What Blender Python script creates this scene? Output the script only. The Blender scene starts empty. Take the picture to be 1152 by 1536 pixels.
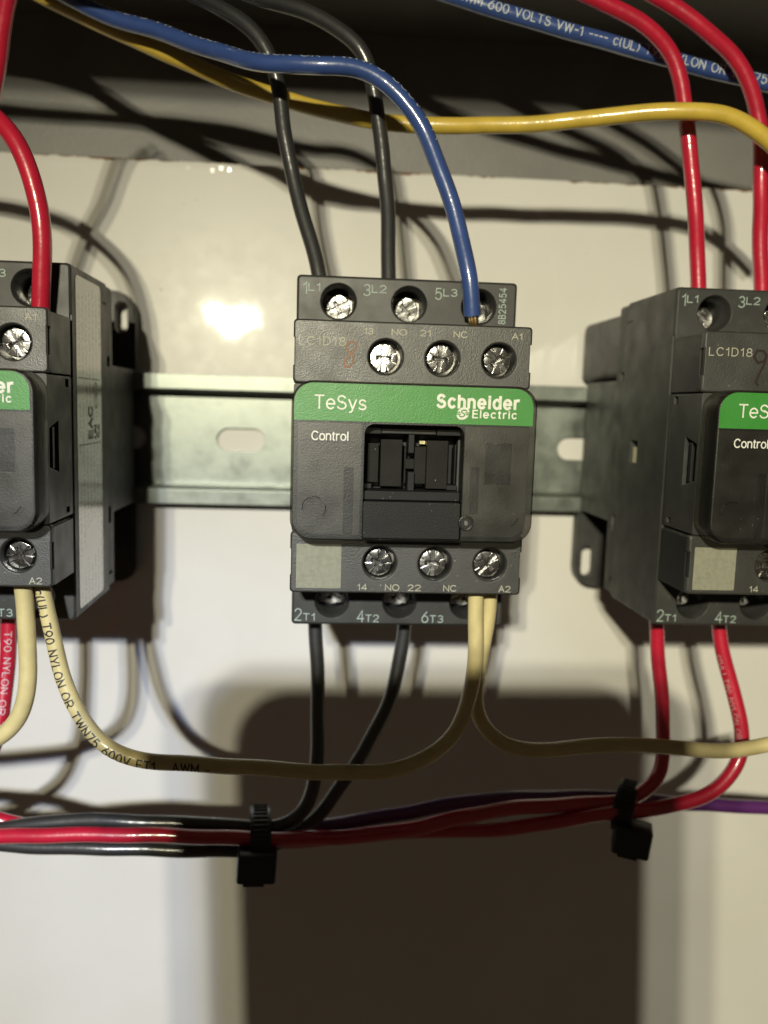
import bpy, bmesh, math, random
from mathutils import Vector, Matrix

random.seed(7)
S = 0.001                       # everything below is written in millimetres
sc = bpy.context.scene
col = sc.collection

# ------------------------------------------------------------------ camera
CAM = Vector((-17.07, -240.09, 10.25)) * S
PITCH, YAW, ROLL = 0.1231, 0.0768, 0.0298
FWD = Vector((math.sin(YAW) * math.cos(PITCH), math.cos(YAW) * math.cos(PITCH), -math.sin(PITCH)))
RGT0 = Vector((math.cos(YAW), -math.sin(YAW), 0))
UP0 = RGT0.cross(FWD)
RGT = math.cos(ROLL) * RGT0 + math.sin(ROLL) * UP0
UPV = -math.sin(ROLL) * RGT0 + math.cos(ROLL) * UP0
cd = bpy.data.cameras.new('camera')
cam = bpy.data.objects.new('camera', cd)
col.objects.link(cam)
m = Matrix((RGT, UPV, -FWD)).transposed().to_4x4()
m.translation = CAM
cam.matrix_world = m
cd.sensor_fit = 'HORIZONTAL'
cd.sensor_width = 36.0
cd.lens = 1268.6 / 1152 * 36.0
cd.clip_start = 0.004
cd.clip_end = 20
cd.dof.use_dof = True
cd.dof.focus_distance = 0.158
cd.dof.aperture_fstop = 16
sc.camera = cam

# ------------------------------------------------------------------ world: a dark plant room, hardly any ambient light
w = bpy.data.worlds.new('World')
sc.world = w
w.use_nodes = True
bg = w.node_tree.nodes['Background']
bg.inputs[0].default_value = (0.045, 0.034, 0.023, 1)
bg.inputs[1].default_value = 0.95

# ------------------------------------------------------------------ the hand torch: three LEDs above and left of the phone
LAMP = Vector((-108, -600, 155))
# three warm emitters and the cool hot spot of the middle one, as such torches throw
for (dx, dz, c, pw, aim, ang) in ((-15, 8, (1.0, 0.93, 0.65), 6.3, (200, 0, -321), 105), (0, -4, (1.0, 0.94, 0.70), 6.3, (200, 0, -321), 105),
                                  (17, 4, (1.0, 0.95, 0.74), 6.3, (200, 0, -321), 105), (2, -2, (0.40, 0.57, 1.0), 8.6, (-52, 0, -122), 24)):
    ld = bpy.data.lights.new('torch_led', 'SPOT')
    ld.energy = pw
    ld.color = c
    ld.shadow_soft_size = (3.5 if ang > 60 else 10.0) * S
    ld.spot_size = math.radians(ang)
    ld.spot_blend = 1.0
    lo = bpy.data.objects.new('torch_led', ld)
    col.objects.link(lo)
    lo.location = (LAMP + Vector((dx, 0, dz))) * S
    lo.rotation_euler = (Vector(aim) - LAMP).to_track_quat('-Z', 'Y').to_euler()

vs = sc.view_settings
vs.view_transform = 'Standard'
vs.look = 'None'
vs.exposure = 0.0
vs.gamma = 1.0
sc.cycles.use_denoising = True
sc.cycles.max_bounces = 8

# ------------------------------------------------------------------ materials
def nodes(name):
    mt = bpy.data.materials.new(name)
    mt.use_nodes = True
    nt = mt.node_tree
    return mt, nt, nt.nodes['Principled BSDF']

def N(nt, t, **kw):
    n = nt.nodes.new(t)
    for k, v in kw.items():
        if k in n.inputs:
            n.inputs[k].default_value = v
        else:
            setattr(n, k, v)
    return n

def ramp(nt, src, p0, c0, p1, c1):
    r = nt.nodes.new('ShaderNodeValToRGB')
    e = r.color_ramp.elements
    e[0].position, e[1].position = p0, p1
    e[0].color = (*c0, 1) if len(c0) == 3 else c0
    e[1].color = (*c1, 1) if len(c1) == 3 else c1
    nt.links.new(src, r.inputs[0])
    return r.outputs[0]

def plastic(name, base, rough, spec=0.5, grain=0.0, gscale=3200, bevel=0.25, speck=0.0, haze=0.0, var=0.12, coat=0.0):
    """moulded plastic: fine spark-eroded grain as bump, rounded edges, pale specks for dust and painted-in sparkle, faint handling haze"""
    mt, nt, b = nodes(name)
    L = nt.links.new
    tc = N(nt, 'ShaderNodeTexCoord')
    vec = tc.outputs['Object']
    big = N(nt, 'ShaderNodeTexNoise', Scale=130.0, Detail=4.0)
    L(vec, big.inputs['Vector'])
    lo = tuple(c * (1 - var) for c in base)
    hi = tuple(c * (1 + var) for c in base)
    c = ramp(nt, big.outputs[0], 0.3, lo, 0.7, hi)
    if haze:
        hz = N(nt, 'ShaderNodeTexNoise', Scale=260.0, Detail=5.0, Roughness=0.65)
        L(vec, hz.inputs['Vector'])
        f = ramp(nt, hz.outputs[0], 0.5, (0, 0, 0), 0.78, (haze,) * 3)
        mx = N(nt, 'ShaderNodeMixRGB')
        L(f, mx.inputs[0]); L(c, mx.inputs[1])
        mx.inputs[2].default_value = (0.16, 0.155, 0.14, 1)
        c = mx.outputs[0]
    if speck:  # dust, and sparkle of the grain put into the colour
        v = N(nt, 'ShaderNodeTexVoronoi', Scale=900.0)
        L(vec, v.inputs['Vector'])
        f = ramp(nt, v.outputs['Distance'], 0.05, (speck,) * 3, 0.10, (0, 0, 0))
        g = N(nt, 'ShaderNodeTexNoise', Scale=420.0, Detail=2.0)
        L(vec, g.inputs['Vector'])
        f2 = ramp(nt, g.outputs[0], 0.52, (0, 0, 0), 0.62, (1, 1, 1))
        mm = N(nt, 'ShaderNodeMath', operation='MULTIPLY')
        L(f, mm.inputs[0]); L(f2, mm.inputs[1])
        mx = N(nt, 'ShaderNodeMixRGB')
        L(mm.outputs[0], mx.inputs[0]); L(c, mx.inputs[1])
        mx.inputs[2].default_value = (0.55, 0.52, 0.45, 1)
        c = mx.outputs[0]
    L(c, b.inputs['Base Color'])
    rn = N(nt, 'ShaderNodeTexNoise', Scale=210.0, Detail=5.0)
    L(vec, rn.inputs['Vector'])
    L(ramp(nt, rn.outputs[0], 0.3, (rough * 0.85,) * 3, 0.75, (min(1, rough * 1.2),) * 3), b.inputs['Roughness'])
    b.inputs['Specular IOR Level'].default_value = spec
    b.inputs['Coat Weight'].default_value = coat
    b.inputs['Coat Roughness'].default_value = 0.12
    nrm = None
    if bevel:
        bv = N(nt, 'ShaderNodeBevel', samples=4)
        bv.inputs['Radius'].default_value = bevel * S
        nrm = bv.outputs[0]
    if grain:
        g = N(nt, 'ShaderNodeTexNoise', Scale=gscale, Detail=2.0, Roughness=0.6)
        L(vec, g.inputs['Vector'])
        bp = N(nt, 'ShaderNodeBump')
        bp.inputs['Strength'].default_value = grain
        bp.inputs['Distance'].default_value = 0.12 * S
        L(g.outputs[0], bp.inputs['Height'])
        if nrm: L(nrm, bp.inputs['Normal'])
        nrm = bp.outputs[0]
    if nrm: L(nrm, b.inputs['Normal'])
    return mt

def paint(name, base, rough=0.5, emit=None):
    mt, nt, b = nodes(name)
    tc = N(nt, 'ShaderNodeTexCoord')
    n = N(nt, 'ShaderNodeTexNoise', Scale=1500.0, Detail=3.0)
    nt.links.new(tc.outputs['Object'], n.inputs['Vector'])
    nt.links.new(ramp(nt, n.outputs[0], 0.3, tuple(c * 0.8 for c in base), 0.65, base), b.inputs['Base Color'])
    b.inputs['Roughness'].default_value = rough
    return mt

def metal(name, base, rough, scale=500, var=0.25, bump=0.0, stretch=(1, 1, 1), bevel=0.0):
    mt, nt, b = nodes(name)
    L = nt.links.new
    tc = N(nt, 'ShaderNodeTexCoord')
    mp = N(nt, 'ShaderNodeMapping')
    mp.inputs['Scale'].default_value = stretch
    L(tc.outputs['Object'], mp.inputs['Vector'])
    n = N(nt, 'ShaderNodeTexNoise', Scale=float(scale), Detail=6.0, Roughness=0.65)
    L(mp.outputs[0], n.inputs['Vector'])
    L(ramp(nt, n.outputs[0], 0.25, tuple(c * (1 - var) for c in base), 0.75, base), b.inputs['Base Color'])
    L(ramp(nt, n.outputs[0], 0.2, (rough * 0.75,) * 3, 0.8, (rough * 1.3,) * 3), b.inputs['Roughness'])
    b.inputs['Metallic'].default_value = 1.0
    nrm = None
    if bevel:
        bv = N(nt, 'ShaderNodeBevel', samples=4)
        bv.inputs['Radius'].default_value = bevel * S
        nrm = bv.outputs[0]
    if bump:
        bp = N(nt, 'ShaderNodeBump')
        bp.inputs['Strength'].default_value = bump
        bp.inputs['Distance'].default_value = 0.2 * S
        L(n.outputs[0], bp.inputs['Height'])
        if nrm: L(nrm, bp.inputs['Normal'])
        nrm = bp.outputs[0]
    if nrm: L(nrm, b.inputs['Normal'])
    return mt

def insulation(name, base, rough=0.28, coat=0.6, var=0.12):
    """nylon-jacketed PVC: clear glossy skin with the slight lengthwise ripple such wire has"""
    mt, nt, b = nodes(name)
    L = nt.links.new
    uv = N(nt, 'ShaderNodeUVMap')
    mp = N(nt, 'ShaderNodeMapping')
    mp.inputs['Scale'].default_value = (180, 2.2, 1)
    L(uv.outputs[0], mp.inputs['Vector'])
    n = N(nt, 'ShaderNodeTexNoise', Scale=1.0, Detail=3.0)
    L(mp.outputs[0], n.inputs['Vector'])
    L(ramp(nt, n.outputs[0], 0.3, tuple(c * (1 - var) for c in base), 0.7, tuple(c * (1 + var) for c in base)), b.inputs['Base Color'])
    b.inputs['Roughness'].default_value = rough + 0.15
    b.inputs['Coat Weight'].default_value = coat
    b.inputs['Coat Roughness'].default_value = rough * 0.45
    mp2 = N(nt, 'ShaderNodeMapping')
    mp2.inputs['Scale'].default_value = (420, 3.0, 1)
    L(uv.outputs[0], mp2.inputs['Vector'])
    n2 = N(nt, 'ShaderNodeTexNoise', Scale=1.0, Detail=4.0)
    L(mp2.outputs[0], n2.inputs['Vector'])
    bp = N(nt, 'ShaderNodeBump')
    bp.inputs['Strength'].default_value = 0.35
    bp.inputs['Distance'].default_value = 0.25 * S
    L(n2.outputs[0], bp.inputs['Height'])
    L(bp.outputs[0], b.inputs['Normal'])
    L(bp.outputs[0], b.inputs['Coat Normal'])
    return mt

M = {}
M['smooth'] = plastic('moulded_plastic', (0.034, 0.034, 0.0325), 0.46, grain=0.10, gscale=2500, haze=0.12, speck=0.25)
M['grain'] = plastic('grained_plastic', (0.027, 0.0265, 0.0245), 0.44, spec=0.9, grain=0.5, gscale=4200, speck=0.9)
M['frame'] = plastic('frame_plastic', (0.008, 0.0078, 0.007), 0.38, spec=1.0, grain=0.25, bevel=0.3)
M['frame'].node_tree.nodes['Principled BSDF'].inputs['IOR'].default_value = 1.72
M['side'] = plastic('housing_side_plastic', (0.036, 0.036, 0.034), 0.5, grain=0.12, haze=0.35, speck=0.25)
M['black'] = plastic('black_plastic', (0.012, 0.012, 0.012), 0.4, grain=0.15, speck=0.35)
M['tab'] = plastic('tab_plastic', (0.014, 0.014, 0.014), 0.5, spec=0.2, grain=0.5, gscale=4200, speck=0.8)
M['inner'] = plastic('inner_plastic', (0.018, 0.0185, 0.019), 0.5, spec=0.15, grain=0.1, speck=0.4)
M['plunger'] = plastic('plunger_plastic', (0.012, 0.0115, 0.010), 0.6, spec=0.15, grain=0.3, speck=0.9)
M['tie'] = plastic('nylon_tie', (0.012, 0.012, 0.013), 0.38, grain=0.05, bevel=0.5)
M['phone'] = plastic('phone_glass', (0.02, 0.02, 0.022), 0.2, bevel=0.0)
M['green'] = plastic('green_print', (0.030, 0.205, 0.025), 0.44, spec=0.7, grain=0.36, gscale=3900, bevel=0, var=0.05)
M['white_print'] = paint('white_print', (0.72, 0.72, 0.66))
M['grey_print'] = paint('laser_mark', (0.42, 0.41, 0.32), 0.6)
M['pale_print'] = paint('pale_mark', (0.34, 0.42, 0.38), 0.6)
M['qr'] = paint('pale_label', (0.235, 0.235, 0.18), 0.6)
M['dark_print'] = paint('dark_ink', (0.03, 0.026, 0.02), 0.5)
M['wire_print_w'] = paint('white_ink', (0.55, 0.58, 0.60), 0.5)
M['orange_ink'] = paint('orange_ink', (0.20, 0.075, 0.028), 0.5)
M['brown_ink'] = paint('brown_ink', (0.020, 0.010, 0.008), 0.5)
M['screw'] = metal('zinc_screw', (0.60, 0.59, 0.57), 0.19, 420, 0.35, 0.45, bevel=0.18)
M['washer'] = metal('clamp_steel', (0.55, 0.54, 0.50), 0.3, 600, 0.3, 0.2)
M['copper'] = metal('copper_strand', (0.85, 0.62, 0.32), 0.35, 800)
M['brass'] = metal('brass', (0.80, 0.70, 0.42), 0.35, 800)
M['rail'] = metal('galvanised_steel', (0.285, 0.31, 0.28), 0.40, 170, 0.35, 0.12, bevel=0.3)
M['label_ink'] = paint('label_ink', (0.10, 0.10, 0.09), 0.5)
M['insert'] = paint('pale_cream', (0.70, 0.66, 0.45), 0.5)
M['red'] = insulation('red_insulation', (0.44, 0.010, 0.034), 0.19, 1.0)
M['blue'] = insulation('blue_insulation', (0.032, 0.066, 0.22), 0.20, 1.0)
M['yellow'] = insulation('yellow_insulation', (0.54, 0.38, 0.055))
M['cream'] = insulation('cream_insulation', (0.55, 0.46, 0.22), 0.34, 0.5)
M['bwire'] = insulation('black_insulation', (0.017, 0.017, 0.018), 0.46, 1.0)
M['purple'] = insulation('purple_insulation', (0.085, 0.016, 0.12))

def m_cover():
    mt = plastic('smoked_cover', (0.006, 0.006, 0.005), 0.39, spec=0.9, grain=0.26, gscale=3900, bevel=0.3, speck=0.5)
    mt.node_tree.nodes['Principled BSDF'].inputs['IOR'].default_value = 1.62
    nt = mt.node_tree
    out = nt.nodes['Material Output']
    tr = N(nt, 'ShaderNodeBsdfTransparent')
    tr.inputs[0].default_value = (0.85, 0.82, 0.75, 1)
    mx = N(nt, 'ShaderNodeMixShader')
    mx.inputs[0].default_value = 0.5
    nt.links.new(tr.outputs[0], mx.inputs[1])
    nt.links.new(nt.nodes['Principled BSDF'].outputs[0], mx.inputs[2])
    nt.links.new(mx.outputs[0], out.inputs[0])
    return mt
M['cover'] = m_cover()

def m_panel():
    """white enamel sheet: orange peel, fine grime, chips of rust along the cut top edge"""
    mt, nt, b = nodes('white_enamel')
    L = nt.links.new
    tc = N(nt, 'ShaderNodeTexCoord')
    v = tc.outputs['Object']
    n = N(nt, 'ShaderNodeTexNoise', Scale=18.0, Detail=6.0, Roughness=0.6)
    L(v, n.inputs['Vector'])
    c = ramp(nt, n.outputs[0], 0.3, (0.66, 0.64, 0.60), 0.7, (0.72, 0.70, 0.67))
    sx = N(nt, 'ShaderNodeSeparateXYZ')
    L(v, sx.inputs[0])
    rn = N(nt, 'ShaderNodeTexNoise', Scale=330.0, Detail=5.0, Roughness=0.7)
    L(v, rn.inputs['Vector'])
    rn2 = N(nt, 'ShaderNodeTexNoise', Scale=45.0, Detail=2.0)
    L(v, rn2.inputs['Vector'])
    ma = N(nt, 'ShaderNodeMath', operation='MULTIPLY_ADD')
    L(rn.outputs[0], ma.inputs[0]); ma.inputs[1].default_value = 0.0022
    L(sx.outputs[2], ma.inputs[2])
    mb = N(nt, 'ShaderNodeMath', operation='MULTIPLY_ADD')
    L(rn2.outputs[0], mb.inputs[0]); mb.inputs[1].default_value = 0.0030
    L(ma.outputs[0], mb.inputs[2])
    g = N(nt, 'ShaderNodeMath', operation='GREATER_THAN')
    L(mb.outputs[0], g.inputs[0]); g.inputs[1].default_value = 0.07745
    mx = N(nt, 'ShaderNodeMixRGB')
    L(g.outputs[0], mx.inputs[0]); L(c, mx.inputs[1])
    mx.inputs[2].default_value = (0.16, 0.07, 0.025, 1)
    L(mx.outputs[0], b.inputs['Base Color'])
    r2 = N(nt, 'ShaderNodeTexNoise', Scale=150.0, Detail=6.0, Roughness=0.7)
    L(v, r2.inputs['Vector'])
    L(ramp(nt, r2.outputs[0], 0.35, (0.28,) * 3, 0.75, (0.40,) * 3), b.inputs['Roughness'])
    b.inputs['Specular IOR Level'].default_value = 0.16
    b.inputs['Coat Weight'].default_value = 0.6
    L(ramp(nt, r2.outputs[0], 0.35, (0.02,) * 3, 0.78, (0.065,) * 3), b.inputs['Coat Roughness'])
    op = N(nt, 'ShaderNodeTexNoise', Scale=150.0, Detail=3.0)
    L(v, op.inputs['Vector'])
    bp = N(nt, 'ShaderNodeBump')
    bp.inputs['Strength'].default_value = 0.20
    bp.inputs['Distance'].default_value = 0.025 * S
    L(op.outputs[0], bp.inputs['Height'])
    L(bp.outputs[0], b.inputs['Normal'])
    L(bp.outputs[0], b.inputs['Coat Normal'])
    return mt
M['panel'] = m_panel()

def m_greywall():
    mt, nt, b = nodes('grey_powder_coat')
    L = nt.links.new
    tc = N(nt, 'ShaderNodeTexCoord')
    v = tc.outputs['Object']
    n = N(nt, 'ShaderNodeTexNoise', Scale=40.0, Detail=6.0)
    L(v, n.inputs['Vector'])
    L(ramp(nt, n.outputs[0], 0.3, (0.17, 0.165, 0.155), 0.7, (0.22, 0.215, 0.20)), b.inputs['Base Color'])
    b.inputs['Roughness'].default_value = 0.5
    n2 = N(nt, 'ShaderNodeTexNoise', Scale=800.0, Detail=3.0, Roughness=0.6)
    L(v, n2.inputs['Vector'])
    bp = N(nt, 'ShaderNodeBump')
    bp.inputs['Strength'].default_value = 0.30
    bp.inputs['Distance'].default_value = 0.4 * S
    L(n2.outputs[0], bp.inputs['Height'])
    L(bp.outputs[0], b.inputs['Normal'])
    return mt
M['wall'] = m_greywall()

def m_label():
    """silver-grey rating label; its print is too small to read and stays flat tone"""
    mt, nt, b = nodes('rating_label')
    L = nt.links.new
    tc = N(nt, 'ShaderNodeTexCoord')
    v = tc.outputs['Object']
    mp = N(nt, 'ShaderNodeMapping')
    mp.inputs['Scale'].default_value = (1, 620, 1300)
    L(v, mp.inputs['Vector'])
    n = N(nt, 'ShaderNodeTexNoise', Scale=1.0, Detail=1.0)
    L(mp.outputs[0], n.inputs['Vector'])
    wv = N(nt, 'ShaderNodeTexWave', wave_type='BANDS', bands_direction='Y', Scale=118.0)
    L(v, wv.inputs['Vector'])
    bl = N(nt, 'ShaderNodeTexNoise', Scale=75.0, Detail=1.0)
    L(v, bl.inputs['Vector'])
    a = N(nt, 'ShaderNodeMath', operation='GREATER_THAN'); L(n.outputs[0], a.inputs[0]); a.inputs[1].default_value = 0.44
    c = N(nt, 'ShaderNodeMath', operation='GREATER_THAN'); L(wv.outputs['Fac'], c.inputs[0]); c.inputs[1].default_value = 0.52
    d = N(nt, 'ShaderNodeMath', operation='GREATER_THAN'); L(bl.outputs[0], d.inputs[0]); d.inputs[1].default_value = 0.42
    e = N(nt, 'ShaderNodeMath', operation='MULTIPLY'); L(a.outputs[0], e.inputs[0]); L(c.outputs[0], e.inputs[1])
    f = N(nt, 'ShaderNodeMath', operation='MULTIPLY'); L(e.outputs[0], f.inputs[0]); L(d.outputs[0], f.inputs[1])
    mx = N(nt, 'ShaderNodeMixRGB'); L(f.outputs[0], mx.inputs[0])
    mx.inputs[1].default_value = (0.86, 0.84, 0.75, 1)
    mx.inputs[2].default_value = (0.33, 0.32, 0.28, 1)
    L(mx.outputs[0], b.inputs['Base Color'])
    b.inputs['Roughness'].default_value = 0.22
    b.inputs['Coat Weight'].default_value = 1.0
    b.inputs['Coat Roughness'].default_value = 0.12
    return mt
M['label'] = m_label()

# ------------------------------------------------------------------ mesh helpers (mm in, metres out)
def mesh_obj(name, verts, faces, mat, parent=None, loc=None, smooth=None, scale=S):
    me = bpy.data.meshes.new(name)
    me.from_pydata([(v[0] * scale, v[1] * scale, v[2] * scale) for v in verts], [], faces)
    bm = bmesh.new(); bm.from_mesh(me)
    bmesh.ops.recalc_face_normals(bm, faces=bm.faces)
    bm.to_mesh(me); bm.free()
    me.validate()
    if mat: me.materials.append(M[mat])
    o = bpy.data.objects.new(name, me)
    col.objects.link(o)
    if loc: o.location = Vector(loc) * S
    if parent: o.parent = parent
    if smooth is not None: smooth_by_angle(me, smooth)
    return o

def smooth_by_angle(me, deg=35):
    me.shade_smooth()
    bm = bmesh.new(); bm.from_mesh(me)
    lim = math.radians(deg)
    for e in bm.edges:
        if len(e.link_faces) == 2 and e.calc_face_angle(0) > lim: e.smooth = False
    bm.to_mesh(me); bm.free()

class MB:
    def __init__(s): s.v, s.f = [], []
    def box(s, x0, x1, d0, d1, z0, z1):
        """d is the distance the box stands out from the panel, towards the viewer"""
        b = len(s.v)
        for x in (x0, x1):
            for d in (d0, d1):
                for z in (z0, z1): s.v.append((x, -d, z))
        for q in ((0, 1, 3, 2), (4, 6, 7, 5), (0, 4, 5, 1), (2, 3, 7, 6), (0, 2, 6, 4), (1, 5, 7, 3)):
            s.f.append(tuple(b + i for i in q))
        return s
    def loft(s, loops, cap0=True, cap1=True, closed=False):
        b = len(s.v); n = len(loops[0])
        for l in loops: s.v.extend(l)
        k = len(loops)
        for i in range(k if closed else k - 1):
            j = (i + 1) % k
            for a in range(n):
                c = (a + 1) % n
                s.f.append((b + i * n + a, b + i * n + c, b + j * n + c, b + j * n + a))
        if cap0 and not closed: s.f.append(tuple(b + a for a in range(n))[::-1])
        if cap1 and not closed: s.f.append(tuple(b + (k - 1) * n + a for a in range(n)))
        return s
    def cyl(s, x, z, r, d0, d1, n=32, r1=None):
        r1 = r if r1 is None else r1
        ring = lambda rr, d: [(x + rr * math.cos(2 * math.pi * i / n), -d, z + rr * math.sin(2 * math.pi * i / n)) for i in range(n)]
        return s.loft([ring(r, d0), ring(r1, d1)])
    def obj(s, name, mat, parent=None, smooth=None, loc=None): return mesh_obj(name, s.v, s.f, mat, parent, loc, smooth)

def rrect(x0, x1, z0, z1, r, n=6):
    if not isinstance(r, (tuple, list)): r = (r,) * 4       # corners: right-top, left-top, left-bottom, right-bottom
    out = []
    for (cx, cz, a0, rr) in ((x1 - r[0], z1 - r[0], 0, r[0]), (x0 + r[1], z1 - r[1], 90, r[1]), (x0 + r[2], z0 + r[2], 180, r[2]), (x1 - r[3], z0 + r[3], 270, r[3])):
        for i in range(n + 1):
            a = math.radians(a0 + 90 * i / n)
            out.append((cx + rr * math.cos(a), cz + rr * math.sin(a)))
    return out

def at_d(loop, d): return [(x, -d, z) for x, z in loop]

def cut(o, mb):
    """subtract a set of closed shapes from a part"""
    c = mb.obj('cutter', None, None)
    md = o.modifiers.new('cut', 'BOOLEAN')
    md.object = c; md.operation = 'DIFFERENCE'; md.solver = 'EXACT'; md.use_self = True
    c.parent = None
    par, mats = o.parent, list(o.data.materials)
    o.parent = None
    bpy.context.view_layer.update()
    dg = bpy.context.evaluated_depsgraph_get()
    me = bpy.data.meshes.new_from_object(o.evaluated_get(dg))
    o.modifiers.clear()
    old = o.data
    me.name = old.name
    me.materials.clear()
    for mm in mats: me.materials.append(mm)
    o.data = me
    bpy.data.meshes.remove(old)
    o.parent = par
    cm = c.data
    bpy.data.objects.remove(c); bpy.data.meshes.remove(cm)
    smooth_by_angle(me, 30)
    return o

def arc(cx, cy, rx, ry, a0, a1, n=12):
    return [(cx + rx * math.cos(math.radians(a0 + (a1 - a0) * i / n)), cy + ry * math.sin(math.radians(a0 + (a1 - a0) * i / n))) for i in range(n + 1)]
XH = 0.73
GLYPH = {
    '0': (0.56, [arc(.28, .5, .28, .5, 90, 450, 24)]), '1': (0.30, [[(.0, .76), (.12, .82), (.24, 1), (.24, 0)]]),
    '2': (0.56, [arc(.28, .72, .27, .28, 170, -35) + [(.0, .0), (.56, .0)]]),
    '3': (0.54, [arc(.27, .75, .24, .25, 155, -90) + arc(.26, .26, .28, .26, 90, -155)]),
    '4': (0.58, [[(.44, 0), (.44, 1), (0, .28), (.60, .28)]]), '5': (0.56, [[(.5, 1), (.1, 1), (.04, .50)] + arc(.27, .33, .29, .33, 125, -150)]),
    '6': (0.56, [arc(.28, .31, .28, .31, 90, 450, 20), [(.44, 1), (.2, .72), (.02, .40)]]), '7': (0.54, [[(0, 1), (.54, 1), (.18, 0)]]),
    '8': (0.56, [arc(.28, .76, .23, .24, 90, 450, 18), arc(.28, .26, .28, .26, 90, 450, 18)]),
    '9': (0.56, [arc(.28, .69, .28, .31, 90, 450, 20), [(.54, .60), (.36, .28), (.12, 0)]]),
    'A': (0.66, [[(0, 0), (.33, 1), (.66, 0)], [(.12, .36), (.54, .36)]]), 'B': (0.56, [[(0, 0), (0, 1), (.3, 1)] + arc(.3, .76, .22, .24, 90, -90) + arc(.3, .26, .27, .26, 90, -90) + [(0, 0)], [(0, .52), (.3, .52)]]),
    'C': (0.66, [arc(.36, .5, .36, .5, 42, 318, 20)]), 'D': (0.62, [[(0, 0), (0, 1), (.28, 1)] + arc(.26, .5, .36, .5, 90, -90) + [(0, 0)]]),
    'E': (0.52, [[(.52, 1), (0, 1), (0, 0), (.53, 0)], [(0, .52), (.48, .52)]]), 'F': (0.5, [[(.5, 1), (0, 1), (0, 0)], [(0, .5), (.44, .5)]]),
    'K': (0.58, [[(0, 0), (0, 1)], [(.55, 1), (0, .42)], [(.2, .62), (.58, 0)]]), 'L': (0.48, [[(0, 1), (0, 0), (.48, 0)]]), 'M': (0.72, [[(0, 0), (0, 1), (.36, .2), (.72, 1), (.72, 0)]]),
    'N': (0.60, [[(0, 0), (0, 1), (.60, 0), (.60, 1)]]), 'O': (0.72, [arc(.36, .5, .36, .5, 90, 450, 24)]),
    'R': (0.60, [[(0, 0), (0, 1), (.32, 1)] + arc(.32, .74, .26, .26, 90, -90) + [(0, .48)], [(.3, .48), (.60, 0)]]),
    'S': (0.58, [arc(.29, .76, .25, .24, 25, 270) + arc(.29, .26, .29, .26, 90, -160)]),
    'T': (0.60, [[(0, 1), (.60, 1)], [(.30, 1), (.30, 0)]]), 'U': (0.60, [[(0, 1), (0, .3)] + arc(.3, .3, .3, .3, 180, 360) + [(.6, 1)]]),
    'V': (0.64, [[(0, 1), (.32, 0), (.64, 1)]]), 'W': (0.90, [[(0, 1), (.22, 0), (.45, .95), (.68, 0), (.90, 1)]]), 'Y': (0.62, [[(0, 1), (.31, .45), (.62, 1)], [(.31, .45), (.31, 0)]]),
    '(': (0.20, [arc(.36, .45, .36, .62, 130, 230, 8)]), ')': (0.20, [arc(-.16, .45, .36, .62, 50, -50, 8)]), '-': (0.34, [[(0, .42), (.34, .42)]]), ' ': (0.30, []),
    'c': (0.48, [arc(.26, XH / 2, .26, XH / 2, 45, 315, 16)]), 'e': (0.54, [[(.04, XH / 2), (.50, XH / 2)], arc(.27, XH / 2, .27, XH / 2, -4, 315, 20)]),
    'o': (0.54, [arc(.27, XH / 2, .27, XH / 2, 90, 450, 20)]), 's': (0.46, [arc(.23, .545, .20, .185, 20, 270, 10) + arc(.23, .18, .23, .18, 90, -160, 10)]),
    'n': (0.46, [[(0, 0), (0, XH)], [(0, .42)] + arc(.23, .46, .23, .27, 170, 0, 10) + [(.46, 0)]]), 'h': (0.46, [[(0, 0), (0, 1)], [(0, .42)] + arc(.23, .46, .23, .27, 170, 0, 10) + [(.46, 0)]]),
    'r': (0.28, [[(0, 0), (0, XH)], [(0, .42)] + arc(.24, .44, .24, .29, 170, 75, 6)]), 't': (0.26, [[(.11, .94), (.11, .12)] + arc(.21, .12, .10, .12, 180, 280, 5), [(0, XH), (.26, XH)]]),
    'l': (0.04, [[(.02, 0), (.02, 1)]]), 'i': (0.04, [[(.02, 0), (.02, XH)], [(.02, .90), (.02, 1.0)]]), 'd': (0.52, [arc(.26, XH / 2, .26, XH / 2, 90, 450, 20), [(.52, 0), (.52, 1)]]),
    'y': (0.50, [[(0, XH), (.26, .02)], [(.50, XH), (.22, -.12)] + [(.16, -.22), (.04, -.24)]]),
}
def layout(body, gap=0.2):
    """stroke centre lines of a line of lettering, cap height 1; returns polylines and total width"""
    x, out = 0.0, []
    for ch in body:
        wd, pl = GLYPH[ch]
        for q in pl: out.append([(x + a, b) for a, b in q])
        x += wd + gap
    return out, x - gap

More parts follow.
